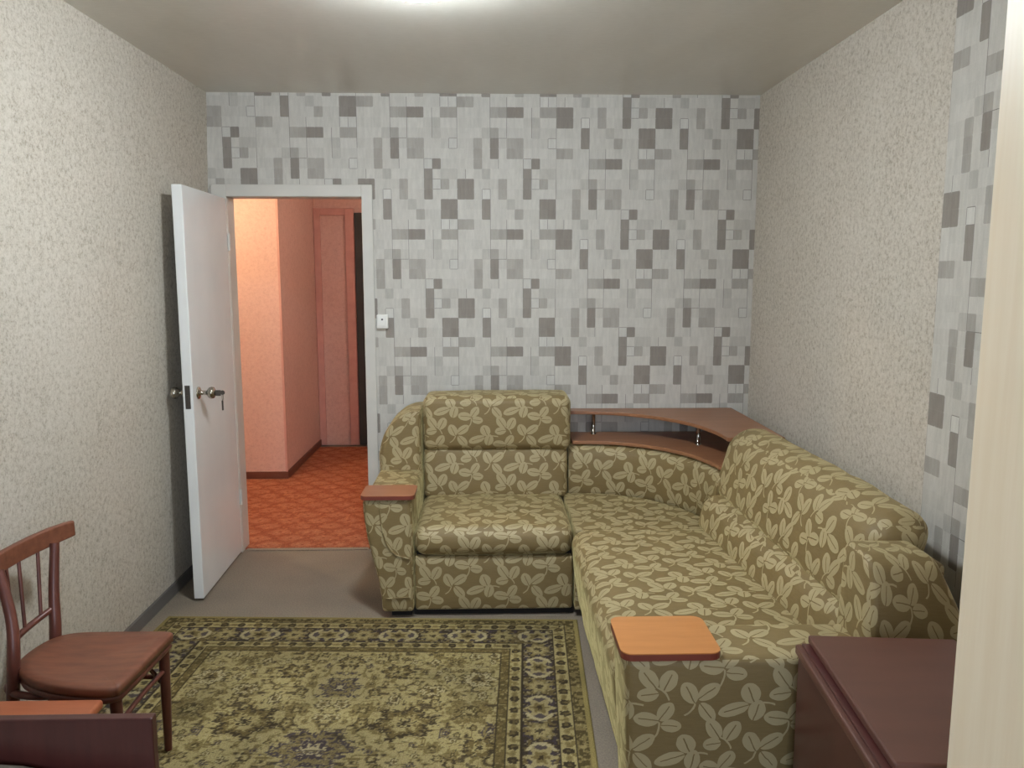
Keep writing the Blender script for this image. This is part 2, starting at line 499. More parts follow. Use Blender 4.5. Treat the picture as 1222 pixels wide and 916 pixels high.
def mosaic(mb, place, a0, a1, z0, z1, aorg, ztop, hole=None, flip=False):
    """place(a, z) -> point; columns run along a, rows downward from ztop"""
    ex = (hole[0], hole[1]) if hole else (); ez = (ztop - hole[2],) if hole else ()
    A = strips(a0, a1, aorg, CW, .0026, ex); B = strips(ztop - z1, ztop - z0, 0, CH, .0026, ez)
    vs = []; fs = []; cols = []
    for (al, ah, ak, asn) in A:
        for (bl, bh, bk, bsn) in B:
            if hole and al >= hole[0] - 1e-6 and ah <= hole[1] + 1e-6 and ztop - bh <= hole[2] - 1e-6 + 1e-5: continue
            c, r = ak % 12, bk % 12
            here = tile[r][c]
            left = tile[r][(c - 1) % 12]; upc = tile[(r - 1) % 12][c]
            if (asn and (c, r) in VL and not bsn) or (bsn and (c, r) in HL and not asn) or (asn and bsn and ((c, r) in VL and (c, (r-1) % 12) in VL or (c, r) in HL and ((c-1) % 12, r) in HL)):
                col = LINE
            elif asn and bsn: col = here if here and left == here and upc == here else BASE
            elif asn: col = here if here and left == here else (here or left or BASE)
            elif bsn: col = here if here and upc == here else (here or upc or BASE)
            else: col = here or BASE
            s = shade[r][c] if not (asn or bsn) else 0
            col = tuple(max(0, v + s) for v in col)
            b = len(vs)
            q = [place(al, ztop - bh), place(ah, ztop - bh), place(ah, ztop - bl), place(al, ztop - bl)]
            vs += q[::-1] if flip else q
            fs.append((b, b + 1, b + 2, b + 3)); cols.append(lin(col) + (1,))
    mb.add(vs, fs, mat=0, cols=cols)

grey4 = lin((190, 188, 184)) + (1,)
def cbox(mb, *a, mat=1):
    n = len(mb.f); mb.box(*a, mat=mat); mb.c += [grey4] * (len(mb.f) - n)

# floor and ceiling
fm = MB(); fm.box(-3.3, 1.6, YN - .1, 4.43, -.06, 0); fm.box(-3.3, 1.6, 4.43, 7.5, -.06, 0)
tag(fm.build('floor', M['linoleum']), kind='structure')
cm = MB(); cm.box(-3.3, 1.6, YN - .1, 7.5, H, H + .08)
tag(cm.build('ceiling', M['ceiling_paint']), kind='structure')

# wall with the doorway
OX0, OX1, OZ = -1.425, -0.675, 1.985
wf = MB()
for k_, up_ in ((-4, 8), (-3, 3), (-2, 5), (-1, 5), (0, 0), (1, 0), (2, 0)):      # one roll of paper each, hung at its own height
    ra0, ra1 = max(lx(0), .352 + k_ * .53), min(XR, .352 + (k_ + 1) * .53)
    mosaic(wf, lambda a, z: (a, YF, z), ra0, ra1, 0, H, .352 + k_ * .53, 1.795 + up_ * CH, hole=(OX0, OX1, OZ))
cbox(wf, -3.3, OX0, YF + .002, YF + .10, 0, H); cbox(wf, OX1, 1.6, YF + .002, YF + .10, 0, H); cbox(wf, OX0, OX1, YF + .002, YF + .10, OZ, H)
tag(wf.build('wall_far', [M['paper_mosaic'], M['paper_pink']]), kind='structure')

# left wall
wl = MB()
y0, y1 = YN - .1, YF
v = [(lx(0) - .1, y0, 0), (lx(0), y0, 0), (lx(0), y1, 0), (lx(0) - .1, y1, 0), (lx(H) - .2, y0, H), (lx(H), y0, H), (lx(H), y1, H), (lx(H) - .2, y1, H)]
wl.add(v, [(0,3,2,1),(4,5,6,7),(0,1,5,4),(1,2,6,5),(2,3,7,6),(3,0,4,7)])
tag(wl.build('wall_left', M['paper_plain']), kind='structure')

# right wall: plain paper at the corner, mosaic nearer the camera
wr = MB(); YS = 2.565
cbox(wr, XR, XR + .1, YS, YF, 0, H, mat=1)
cbox(wr, XR + .001, XR + .1, YN - .1, YS, 0, H, mat=1)
mosaic(wr, lambda a, z: (XR, YS - a, z), 0, 2.2, 0, H, 0.0, 1.808, flip=False)
tag(wr.build('wall_right', [M['paper_mosaic'], M['paper_plain']]), kind='structure')

# near wall with the window behind the camera
WX0, WX1, WZ0, WZ1 = -.75, .75, .85, 2.25
wn = MB()
wn.box(lx(0) - .1, WX0, YN - .1, YN, 0, H); wn.box(WX1, XR + .1, YN - .1, YN, 0, H); wn.box(WX0, WX1, YN - .1, YN, 0, WZ0); wn.box(WX0, WX1, YN - .1, YN, WZ1, H)
tag(wn.build('wall_near', M['paper_plain']), kind='structure')
w1 = empty('window_1', (0, YN - .05, WZ0)); tag(w1, kind='structure')
wm = MB()
for a in [(WX0, WX0 + .06, WZ0, WZ1), (WX1 - .06, WX1, WZ0, WZ1), (-.035, .035, WZ0 + .06, WZ1 - .06), (WX0 + .06, WX1 - .06, WZ0, WZ0 + .06), (WX0 + .06, WX1 - .06, WZ1 - .06, WZ1)]:
    wm.box(a[0], a[1], YN - .08, YN - .03, a[2], a[3])
wm.build('window_frame', M['white_paint'], w1)
for a in ((WX0 + .06, -.035), (.035, WX1 - .06)):
    g = MB(); g.box(a[0], a[1], YN - .058, YN - .052, WZ0 + .06, WZ1 - .06); g.build('pane', M['window_glass'], w1)
g = MB(); g.box(WX0 - .06, WX1 + .06, YN - .03, YN + .16, WZ0 - .03, WZ0); g.build('window_sill', M['white_paint'], w1, .004)

# baseboards
b = MB()
v = [(lx(0), -1.3, 0), (lx(0) + .022, -1.3, 0), (lx(0) + .022, YF, 0), (lx(0), YF, 0), (lx(.05), -1.3, .052), (lx(0) + .014, -1.3, .052), (lx(0) + .014, YF, .052), (lx(.05), YF, .052)]
b.add(v, [(0,3,2,1),(4,5,6,7),(0,1,5,4),(1,2,6,5),(2,3,7,6),(3,0,4,7)])
tag(b.build('baseboard_left', M['grey_board'], bevel=.003), kind='structure')
b = MB(); b.box(-.63, XR - .001, YF - .018, YF - .0005, 0, .05)
tag(b.build('baseboard_far', M['grey_board'], bevel=.003), kind='structure')
b = MB(); b.box(XR - .018, XR - .0005, YN, YF - .02, 0, .05)
tag(b.build('baseboard_right', M['grey_board'], bevel=.003), kind='structure')

# ------------------------------------------------------------------ hallway
hb = MB(); hb.box(-3.3, -1.565, 6.02, 7.5, 0, H)
tag(hb.build('wall_hall_left', M['paper_pink']), kind='structure')
hb = MB(); hb.box(-1.565, 1.6, 7.25, 7.5, 0, H)
tag(hb.build('wall_hall_far', M['paper_pink']), kind='structure')
hb = MB(); hb.box(.40, 1.6, 4.5, 7.25, 0, H)
tag(hb.build('wall_hall_right', M['paper_pink']), kind='structure')
hb = MB(); hb.box(-3.4, -3.3, 4.4, 6.02, 0, H)
tag(hb.build('wall_hall_end', M['paper_pink']), kind='structure')
b = MB(); b.box(-3.3, -1.551, 6.006, 6.02, .008, .062); b.box(-1.565, -1.551, 6.02, 7.25, .008, .062)
tag(b.build('baseboard_hall', M['brown_trim'], bevel=.002), kind='structure')
# corner strip on the outside corner and casing on the far wall
b = MB(); b.box(-1.572, -1.556, 6.011, 6.0195, .062, H); tag(b.build('trim_1', M['pink_board']), kind='structure')
t2 = empty('trim_2', (-1.4, 7.24, 0)); tag(t2, kind='structure')
for a, nm in (((-1.562, -1.505, .01, 2.13), 'casing'), ((-1.285, -1.205, .01, 2.13), 'casing'), ((-1.505, -1.285, 2.07, 2.13), 'casing')):
    b = MB(); b.box(a[0], a[1], 7.215, 7.249, a[2], a[3]); b.build(nm, M['pink_board'], t2, .003)
b = MB(); b.box(-1.505, -1.285, 7.238, 7.249, .01, 2.07); b.build('panel', M['paper_pink'], t2)
d2 = MB(); d2.box(-1.200, -.45, 7.20, 7.248, .012, 2.09)  # dark sheet: its colour stands in for the shade inside an open doorway
d2o = d2.build('dark_doorway', M['doorway_shade'], bevel=.003); tag(d2o, kind='structure')
k = MB(); lathe(k, [(.012, 0), (.012, .04), (.024, .05), (.026, .07), (.014, .08)], (-.52, 7.20, 1.0), 'y')
for i, p in enumerate(k.v): k.v[i] = (p[0], 7.20 - (p[1] - 7.20), p[2])
k.build('door_handle', M['chrome'], d2o)

# hall carpet, printed/tufted motif
def vnoise(x, y, seed=0):
    """value noise on numpy arrays"""
    xi = np.floor(x).astype(np.int64); yi = np.floor(y).astype(np.int64); fx = x - xi; fy = y - yi
    fx = fx * fx * (3 - 2 * fx); fy = fy * fy * (3 - 2 * fy)
    def h(a, b):
        n = (a * 374761393 + b * 668265263 + seed * 1442695041) & 0xffffffff
        n = ((n ^ (n >> 13)) * 1274126177) & 0xffffffff
        return ((n ^ (n >> 16)) & 0xffff) / 65535.0
    return (h(xi, yi) * (1 - fx) + h(xi + 1, yi) * fx) * (1 - fy) + (h(xi, yi + 1) * (1 - fx) + h(xi + 1, yi + 1) * fx) * fy
def lerp3(img, mask, col, a=1.0):
    mm = (np.clip(mask, 0, 1) * a)[..., None]
    img[...] = img * (1 - mm) + np.array(col, float) * mm
def srgb2lin(a):
    a = np.clip(a / 255.0, 0, 1)
    return np.where(a <= .04045, a / 12.92, ((a + .055) / 1.055) ** 2.4)

def carpet_mesh(name, w, l, step, thick, paint, mat):
    """top surface is a fine grid carrying the woven colours; thin sides. local origin = corner, z 0 = underside"""
    nx = int(round(w / step)) + 1; ny = int(round(l / step)) + 1
    xs = np.linspace(0, w, nx); ys = np.linspace(0, l, ny)
    U, V = np.meshgrid(xs, ys)
    img = paint(U, V)
    edge = np.minimum(np.minimum(U, w - U), np.minimum(V, l - V))
    Z = thick - .004 * (edge < step * .5)
    co = np.stack([U, V, Z], -1).reshape(-1, 3)
    i = np.arange((nx - 1) * (ny - 1)); r, c = i // (nx - 1), i % (nx - 1)
    a = r * nx + c
    quads = np.stack([a, a + 1, a + nx + 1, a + nx], -1)
    ring = [j for j in range(nx)] + [r_ * nx + nx - 1 for r_ in range(1, ny)] + [(ny - 1) * nx + j for j in range(nx - 2, -1, -1)] + [r_ * nx for r_ in range(ny - 2, 0, -1)]
    nb = len(co)
    low = co[ring].copy(); low[:, 2] = 0
    n = len(ring)
    sides = [(ring[k], nb + k, nb + (k + 1) % n, ring[(k + 1) % n]) for k in range(n)]
    me = bpy.data.meshes.new(name)
    allv = np.concatenate([co, low]); faces = np.concatenate([quads, np.array(sides)])
    me.vertices.add(len(allv)); me.vertices.foreach_set('co', allv.ravel())
    me.loops.add(len(faces) * 4); me.loops.foreach_set('vertex_index', faces.ravel().astype(np.int32))
    me.polygons.add(len(faces)); me.polygons.foreach_set('loop_start', np.arange(0, len(faces) * 4, 4, dtype=np.int32))
    me.update(calc_edges=True); me.validate()
    ca = me.color_attributes.new('Col', 'FLOAT_COLOR', 'POINT')
    cols = srgb2lin(img.reshape(-1, 3)); cols = np.concatenate([cols, cols[ring]])
    cols = np.concatenate([cols, np.ones((len(cols), 1))], 1)
    ca.data.foreach_set('color', cols.ravel())
    me.materials.append(mat)
    return link(name, me)

def paint_hall(U, V):
    img = np.zeros(U.shape + (3,)); img[...] = (172, 102, 74)
    n = vnoise(U * 60, V * 60, 3)
    pw, ph = .19, .115
    row = np.floor(V / ph); uu = (U + (row % 2) * pw / 2) % pw - pw / 2; vv = V % ph - ph / 2
    for k in (-1, 0, 1):
        rr = row + k
        uu = (U + (rr % 2) * pw / 2) % pw - pw / 2; vv = V - (rr + .5) * ph
        q = (np.abs(uu) / (pw * .5)) ** 1.3 + (np.abs(vv) / (ph * .62)) ** 1.5
        lerp3(img, (q < 1) * 1.0, (186, 118, 88), .75)
        lerp3(img, ((q > .78) & (q < 1)) * 1.0, (152, 82, 58), .65)
        pet = np.cos(np.arctan2(vv * 1.5, uu) * 8) > .2
        lerp3(img, ((q < .42) & pet) * 1.0, (198, 134, 102), .7)
        lerp3(img, (q < .06) * 1.0, (148, 72, 50), .8)
    lerp3(img, (n > .80) * 1.0, (222, 150, 104), .5)
    lerp3(img, (n < .15) * 1.0, (150, 70, 46), .5)
    return img
hc = carpet_mesh('hall_carpet', 3.65, 2.72, .012, .008, paint_hall, M['hall_pile'])
hc.location = (-3.28, 4.432, 0)
hc.location.z = .0
# keep only the free floor (in front of the wall block)
tag(hc, 'orange red patterned carpet covering the hallway floor beyond the doorway', 'carpet')
bm_ = bmesh.new(); bm_.from_mesh(hc.data)
dele = [f for f in bm_.faces if f.calc_center_median().x - 3.28 < -1.553 and f.calc_center_median().y + 4.432 > 6.005]
bmesh.ops.delete(bm_, geom=dele, context='FACES'); bm_.to_mesh(hc.data); bm_.free()

# threshold strip
b = MB(); b.box(OX0 + .03, OX1 - .03, 4.405, 4.445, 0, .006); tag(b.build('trim_3', M['linoleum'], bevel=.002), kind='structure')

# door frame (casing + jambs)
df = empty('trim_4', (-1.05, YF, 0)); tag(df, kind='structure')
for a in [(-1.485, -1.405, 1.962, 0), (-.690, -.632, 1.962, 0)]:
    b = MB(); b.box(a[0], a[1], YF - .016, YF - .0005, 0, 2.028); b.build('casing', M['cream_paint'], df, .003)
b = MB(); b.box(-1.405, -.690, YF - .016, YF - .0005, 1.965, 2.028); b.build('casing', M['cream_paint'], df, .003)
for a in [(OX0 + .001, -1.405, 0, OZ - .022), (-.690, OX1 - .001, 0, OZ - .022), (OX0 + .001, OX1 - .001, OZ - .022, OZ - .001)]:
    b = MB(); b.box(a[0], a[1], YF + .001, YF + .112, a[2] + .0, a[3]); b.build('jamb', M['cream_paint'], df, .002)

# the open door: origin at the hinge
dl = 0.672
d1 = empty('door_1', (-1.406, YF - .022, 0), R(-88.0)); tag(d1, kind='structure')
b = MB(); b.box(0, dl, -.047, 0, .012, 1.955)
leaf = b.build('door_leaf', M['white_paint'], d1, .004, local=True)
for z in (.28, 1.68):
    k = MB(); lathe(k, [(.008, 0), (.008, .09)], (-.004, .006, z)); k.build('hinge', M['cream_paint'], d1, local=True)
b = MB(); b.box(dl - .0005, dl + .002, -.036, -.012, .935, 1.045); b.box(dl + .001, dl + .007, -.030, -.018, .97, 1.0)
b.build('latch_plate', M['steel_dark'], d1, .001, local=True)
def knob(side):
    k = MB(); s = 1 if side > 0 else -1
    y = 0 if side > 0 else -.047
    prof = [(.030, 0), (.030, .004), (.022, .009), (.011, .012), (.010, .038), (.017, .044), (.026, .052), (.029, .062), (.026, .073), (.014, .079), (.006, .080)]
    lathe(k, [(r, h * s) for r, h in prof], (dl - .075, y, 1.0), 'y')
    return k.build('knob', M['chrome'], d1, local=True)
kin = knob(1); knob(-1)
k = MB(); k.box(dl - .078, dl - .073, .081, .104, .985, 1.012); lathe(k, [(.011, -.0012), (.011, .0012)], (dl - .0755, .112, 1.0), 'x', 16)
k.build('key', M['steel_dark'], kin, local=True)
k = MB(); ring = [(dl - .0755 + .010 * math.sin(a), .112, .978 + .016 * math.cos(a)) for a in [2 * PI * i / 16 for i in range(16)]]
tube(k, ring, .0011, 6, closed=True); k.box(dl - .0765, dl - .0745, .106, .114, .915, .962); k.build('key_ring', M['steel_dark'], kin, local=True)

# light switch beside the door
ls = empty('light_switch', (-.591, YF, 1.297)); tag(ls, 'small white square light switch on the mosaic wallpaper beside the door frame', 'switch')
b = MB(); b.box(-.622, -.560, YF - .026, YF - .0005, 1.262, 1.338); b.build('cover', M['white_plastic'], ls, .006, 3)
b = MB(); b.box(-.612, -.570, YF - .031, YF - .026, 1.275, 1.325); rk = b.build('rocker', M['white_plastic'], ls, .002)
b = MB(); lathe(b, [(.005, 0), (.005, -.002)], (-.591, YF - .031, 1.312), 'y', 14); b.build('indicator', M['dark_plastic'], rk)

# ------------------------------------------------------------------ lamps
cl = empty('ceiling_lamp', (LAMP_X, LAMP_Y, H)); tag(cl, 'bright round white ceiling lamp close under the ceiling above the rug', 'lamp')
b = MB(); lathe(b, [(.050, 0), (.050, -.010), (.040, -.016)], (LAMP_X, LAMP_Y, H - .0005), seg=32); b.build('base_ring', M['white_plastic'], cl)
b = MB(); lathe(b, [(.045, -.0165), (.085, -.022), (.110, -.034), (.120, -.052), (.114, -.070), (.090, -.085), (.05, -.093), (.01, -.095)], (LAMP_X, LAMP_Y, H - .0005), seg=40); b.build('diffuser', M['bulb_cool'], cl)
HX, HY, HZ = -2.15, 5.15, 2.22
hl_ = empty('hall_light', (HX, HY, H)); tag(hl_, 'warm bare bulb hanging from the hallway ceiling left of the doorway', 'lamp')
b = MB(); tube(b, [(HX, HY, H - .001), (HX, HY, HZ + .09)], .003, 8); b.build('cord', M['white_plastic'], hl_)
b = MB(); lathe(b, [(.02, .09), (.02, .05)], (HX, HY, HZ)); b.build('socket', M['dark_plastic'], hl_)
b = MB(); lathe(b, [(.018, .05), (.035, .02), (.045, -.005), (.040, -.028), (.024, -.042), (.006, -.047)], (HX, HY, HZ)); b.build('bulb', M['bulb_warm'], hl_)

HX2, HY2 = .05, 5.95  # added fill bulb, out of view, brightens the hall side wall, far wall and carpet
hall_fill = empty('hall_light', (HX2, HY2, H)); tag(hall_fill, 'added unseen fill bulb in the right part of the hallway ceiling', 'lamp')
b = MB(); lathe(b, [(.04, 0), (.04, -.016), (.02, -.03), (.02, -.06)], (HX2, HY2, H - .0005)); b.build('socket', M['dark_plastic'], hall_fill)
b = MB(); lathe(b, [(.018, .05), (.035, .02), (.045, -.005), (.040, -.028), (.024, -.042), (.006, -.047)], (HX2, HY2, H - .105)); b.build('bulb', M['bulb_fill'], hall_fill)

# ------------------------------------------------------------------ rug
RW, RL = 1.865, 2.95
TAN, OLI, DOL, BRN, PUR, CRM, MID = (170, 155, 108), (116, 100, 60), (86, 74, 44), (60, 50, 36), (72, 62, 66), (188, 174, 134), (138, 122, 80)
def paint_rug(U, V):
    # V = 0 is the near end, V = RL the far edge
    Vf = RL - V
    img = np.zeros(U.shape + (3,)); img[...] = TAN
    d = np.minimum(np.minimum(U, RW - U), np.minimum(V, Vf))
    vert = np.minimum(U, RW - U) <= np.minimum(V, Vf)
    S = np.where(vert, Vf, U - RW / 2)
    um = np.abs(U - RW / 2)
    n1 = vnoise(um * 70, Vf * 70, 1); n2 = vnoise(um * 120, Vf * 120, 2); n3 = vnoise(um * 26, Vf * 26, 5); n4 = vnoise(um * 42, Vf * 42, 8)
    # field ground with scrolling vines
    lerp3(img, (np.abs(n3 - .5) < .045) * 1.0, OLI, .75)
    lerp3(img, ((n4 > .76)) * 1.0, MID, .8)
    lerp3(img, ((n4 > .86)) * 1.0, BRN, .7)
    lerp3(img, ((n4 < .13)) * 1.0, OLI, .85)
    rng = random.Random(11)
    placed = []
    def flower(cx, cv, Rr, k, ph, style, sq=1.0):
        for s in ((1, -1) if cx > 1e-3 else (1,)):
            x = (U - RW / 2) * s - cx; y = (Vf - cv) * sq
            msk = (np.abs(x) < Rr * 1.6) & (np.abs(y) < Rr * 1.6)
            iy, ix = np.where(msk)
            if not len(iy): continue
            ysl = slice(iy.min(), iy.max() + 1); xsl = slice(ix.min(), ix.max() + 1)
            xx, yy = x[ysl, xsl], y[ysl, xsl]; sub = img[ysl, xsl]
            r = np.hypot(xx, yy) / Rr; a = np.arctan2(yy, xx)
            f = r / (1 + .15 * np.cos(k * a + ph) + .08 * np.cos((2 * k + 1) * a))
            f = f + (vnoise(np.abs(xx) * 130 + 9, yy * 130 + 40, 7) - .5) * .4
            pal = {0: (BRN, OLI, TAN, BRN), 1: (PUR, MID, PUR, CRM), 2: (DOL, CRM, OLI, BRN), 3: (OLI, MID, DOL, TAN)}[style]
            lerp3(sub, (f < 1.0) * 1.0, pal[0], .9)
            lerp3(sub, (f < .78) * 1.0, pal[1], .95)
            lerp3(sub, (f < .50) * 1.0, pal[2], .95)
            lerp3(sub, (f < .24) * 1.0, pal[3], .95)
    big = [(0, .62, .075, 6, 0, 1), (0, 1.02, .13, 6, .5, 1), (0, 1.55, .12, 8, 0, 2), (.28, .86, .105, 6, 1.57, 0), (.46, 1.22, .10, 5, 0, 1), (.20, .50, .06, 6, 0, 0), (.52, .55, .07, 7, 0, 2),
           (.50, .78, .085, 6, 0, 3), (.30, 1.34, .085, 6, 0, 1), (.12, .78, .05, 5, 0, 3), (0, .42, .05, 6, 0, 0), (.42, .42, .045, 6, 0, 3), (.55, 1.0, .06, 5, 0, 0), (.15, 1.28, .06, 5, 0, 0),
           (.35, .64, .05, 6, 0, 2), (0, 2.1, .14, 7, 0, 1), (.38, 1.75, .12, 6, 0, 0), (.2, 1.9, .07, 6, 0, 2)]
    placed = [(b_[0], b_[1], b_[2]) for b_ in big]
    for _ in range(2500):
        x, v, r = rng.uniform(.02, RW / 2 - .35), rng.uniform(.36, RL - .36), rng.choice([.014, .02, .026, .032])
        if all(math.hypot(x - a, v - b_) > r + c_ + .006 for a, b_, c_ in placed):
            placed.append((x, v, r)); flower(x, v, r, rng.choice([4, 5, 6]), rng.uniform(0, 6), rng.choice([0, 0, 0, 2, 3, 3, 1]), rng.choice([1, 1, 1.5, .7]))
    for b_ in big: flower(b_[0], b_[1], b_[2], b_[3], b_[4], b_[5], 1.15)
    # knots picked out inside the motifs
    lerp3(img, (n2 > .80) * 1.0, CRM, .45); lerp3(img, (n1 < .16) * 1.0, BRN, .6); lerp3(img, ((n1 > .5) & (n1 < .56)) * 1.0, OLI, .5)
    # borders
    def band(lo, hi, col): lerp3(img, ((d >= lo) & (d < hi)) * 1.0, col)
    def inb(lo, hi): return (d >= lo) & (d < hi)
    def beads(lo, hi, per, rr, col, sq=1.0, off=0.0, a=.95):
        mid = (lo + hi) / 2; s = ((S + off) % per) - per / 2
        q = np.hypot(s * sq, d - mid) / rr + (n2 - .5) * .5
        lerp3(img, (inb(lo, hi) & (q < 1)) * 1.0, col, a)
        lerp3(img, (inb(lo, hi) & (q < .4)) * 1.0, OLI, .6)
    band(.0, .335, TAN)
    band(.0, .022, (150, 134, 84)); band(.022, .062, DOL)
    lerp3(img, (inb(.022, .062) & (n1 > .55)) * 1.0, MID, .85); lerp3(img, (inb(.022, .062) & (n2 < .22)) * 1.0, TAN, .7)
    band(.062, .066, BRN)
    band(.066, .114, TAN); beads(.066, .114, .075, .019, BRN); beads(.066, .114, .075, .011, MID, .6, .037)
    lerp3(img, (inb(.066, .114) & (n1 > .74)) * 1.0, OLI, .7)
    band(.114, .119, BRN)
    band(.119, .243, (64, 54, 44))
    lerp3(img, (inb(.119, .243) & (n1 > .58)) * 1.0, OLI, .8); lerp3(img, (inb(.119, .243) & (n2 > .72)) * 1.0, CRM, .6); lerp3(img, (inb(.119, .243) & (n1 < .25)) * 1.0, PUR, .9)
    mid = .181; per = .30
    s = (S % per) - per / 2
    q = np.hypot(s / .085, (d - mid) / .058) + (n2 - .5) * .12
    lerp3(img, (inb(.119, .243) & (q < 1) & (np.abs(s) > .035)) * 1.0, CRM, .9); lerp3(img, (inb(.119, .243) & (q < .80)) * 1.0, PUR, .85)
    q2 = np.hypot(s / .05, (d - mid) / .042) * (1 + .25 * np.cos(6 * np.arctan2(d - mid, s))) + (n2 - .5) * .3
    lerp3(img, (inb(.119, .243) & (q2 < 1)) * 1.0, TAN, .9); lerp3(img, (inb(.119, .243) & (q2 < .6)) * 1.0, OLI, .9); lerp3(img, (inb(.119, .243) & (q2 < .25)) * 1.0, BRN, .9)
    s = ((S + per / 2) % per) - per / 2
    q3 = np.hypot(s / .045, (d - mid) / .045) * (1 + .2 * np.cos(8 * np.arctan2(d - mid, s))) + (n2 - .5) * .35
    lerp3(img, (inb(.119, .243) & (q3 < 1)) * 1.0, MID, .95); lerp3(img, (inb(.119, .243) & (q3 < .72)) * 1.0, TAN, .8); lerp3(img, (inb(.119, .243) & (q3 < .3)) * 1.0, BRN, .8)
    band(.243, .248, BRN)
    band(.248, .296, TAN); beads(.248, .296, .075, .018, BRN, 1, .02); beads(.248, .296, .075, .011, MID, .6, .057)
    lerp3(img, (inb(.248, .296) & (n1 > .74)) * 1.0, OLI, .7)
    band(.296, .300, BRN)
    band(.300, .330, OLI); lerp3(img, (inb(.300, .330) & (n1 > .5)) * 1.0, DOL, .7); lerp3(img, (inb(.300, .330) & (n2 > .78)) * 1.0, TAN, .7)
    band(.330, .335, BRN)
    img *= (0.90 + .2 * vnoise(U * 7, V * 7, 9))[..., None]
    return img
rug = carpet_mesh('patterned_rug', RW, RL, .0045, .011, paint_rug, M['rug_pile'])
ra = R(-2.6)
# far right corner at (.385, 3.43)
cx, cy = .385, 3.432
rug.rotation_euler = (0, 0, ra)
rug.location = (cx - (RW * math.cos(ra) - RL * math.sin(ra)), cy - (RW * math.sin(ra) + RL * math.cos(ra)), .0005)
tag(rug, 'olive and cream floral rug with dark borders lying on the floor before the corner sofa', 'rug')

# ------------------------------------------------------------------ corner sofa
F = M['leaf_fabric']
sofa = empty('corner_sofa', (.40, 3.50, 0)); tag(sofa, 'corner sofa in olive leaf-patterned fabric with wooden arm pads and a corner shelf', 'sofa')
def part(name, mb, mat=None, parent=None, bevel=0.0, seg=2): return mb.build(name, mat or F, parent or sofa, bevel, seg)

# left seat section
b = MB(); rbox(b, -.352, .370, 3.502, 4.30, .030, .283, .014, 2, (8, 4, 4), (0, .004, 0)); part('seat_base', b)
b = MB(); rbox(b, -.354, .372, 3.486, 4.12, .290, .418, .050, 4, (10, 10, 2), (.002, .010, .016), wob=.004, seed=3); part('seat_cushion', b)
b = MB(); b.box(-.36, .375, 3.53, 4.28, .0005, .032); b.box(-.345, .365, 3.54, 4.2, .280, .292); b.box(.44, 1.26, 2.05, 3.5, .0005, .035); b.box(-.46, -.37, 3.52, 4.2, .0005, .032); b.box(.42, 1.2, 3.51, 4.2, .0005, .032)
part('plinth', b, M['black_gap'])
def lean_back(x, y, z): return (x, y + max(0, z - .4) * .12, z)
b = MB(); rbox(b, -.352, .395, 4.035, 4.22, .405, .670, .030, 4, (10, 2, 5), (0, .016, .003), lean_back, .004, 7); part('back_cushion', b)
b = MB(); rbox(b, -.352, .410, 4.045, 4.295, .655, .935, .038, 4, (10, 3, 6), (0, .014, .006), None, .004, 9); part('head_cushion', b)
# back board behind it
b = MB(); rbox(b, -.36, .385, 4.245, 4.335, .03, .80, .02, 2, (4, 2, 4)); part('back_board', b)
# left arm: bulges outward at the top, narrows to the floor
def armL(x, y, z):
    K = [(0, .145), (.10, .150), (.20, .165), (.28, .185), (.38, .208), (.48, .222), (.60, .225)]
    w = .225
    for (za, wa), (zb, wb) in zip(K, K[1:]):
        if za <= z <= zb: w = wa + (wb - wa) * (z - za) / (zb - za)
    return (-.352 + (x + .352) * (w / .225), y, z)
b = MB(); rbox(b, -.577, -.358, 3.480, 4.18, .030, .560, .022, 3, (4, 8, 12), (.004, .003, .004), armL, .002, 2); part('arm', b)
b = MB(); tube(b, [(-.500, 3.4745, .553), (-.497, 3.4745, .47), (-.478, 3.4745, .37), (-.44, 3.4745, .31), (-.368, 3.4745, .285)], .0035, 6); part('piping', b)
b = MB(); tube(b, [(-.480, 3.4745, .10), (-.37, 3.4745, .105)], .003, 6); part('piping', b)
def pad(name, x0, x1, y0, y1, z0, z1, r, wd='pad_wood'):
    poly = []
    for (px, py, a0) in ((x1 - r, y0 + r, -90), (x1 - r, y1 - r, 0), (x0 + r, y1 - r, 90), (x0 + r, y0 + r, 180)):
        for i in range(6):
            a = R(a0 + 90 * i / 5); poly.append((px + r * math.cos(a), py + r * math.sin(a)))
    b = MB(); prism(b, poly, z1 - .003, z1, 0); prism(b, poly, z0, z1 - .003, 1)
    o = b.build(name, [M[wd], M['pad_edge']], sofa); return o
tag(pad('arm_pad', -.585, -.345, 3.468, 3.655, .5605, .580, .025, 'pad_brown'), 'brown wooden pad on the far left arm')
# left wing: rises behind the arm with a rounded shoulder
def wingL(x, y, z):
    if z > .60:
        t = (z - .60) / .27
        lim = -.36 - .205 * math.sqrt(max(0.0, 1 - (min(t, 1)) ** 2.2)) - .012
        x = -.36 + (x + .36) * (abs(lim + .36) / .215)
    return (x, y, z)
b = MB(); rbox(b, -.575, -.360, 4.02, 4.33, .03, .872, .03, 3, (8, 4, 22), (0, .01, 0), wingL, .003, 4); part('wing', b)

# corner: arc in plan
ARC = [(.405, 4.115), (.52, 4.110), (.64, 4.085), (.76, 4.025), (.865, 3.935), (.945, 3.825), (1.00, 3.70), (1.03, 3.58), (1.035, 3.50)]
arc = [Vector((p.x, p.y)) for p in catmull([(x, y, 0) for x, y in ARC], 4)]
body = [(p.x, p.y) for p in arc]
# body behind the arc
inner = []
for i, p in enumerate(arc):
    t = (arc[min(i + 1, len(arc) - 1)] - arc[max(i - 1, 0)]).normalized(); n = Vector((-t.y, t.x)); inner.append((p.x + n.x * .06, p.y + n.y * .06))
b = MB(); prism(b, [(.43, 4.17)] + inner[3:-2] + [(1.10, 3.52), (1.325, 3.52), (1.325, 4.365), (.43, 4.365)], .03, .655); part('corner_body', b)
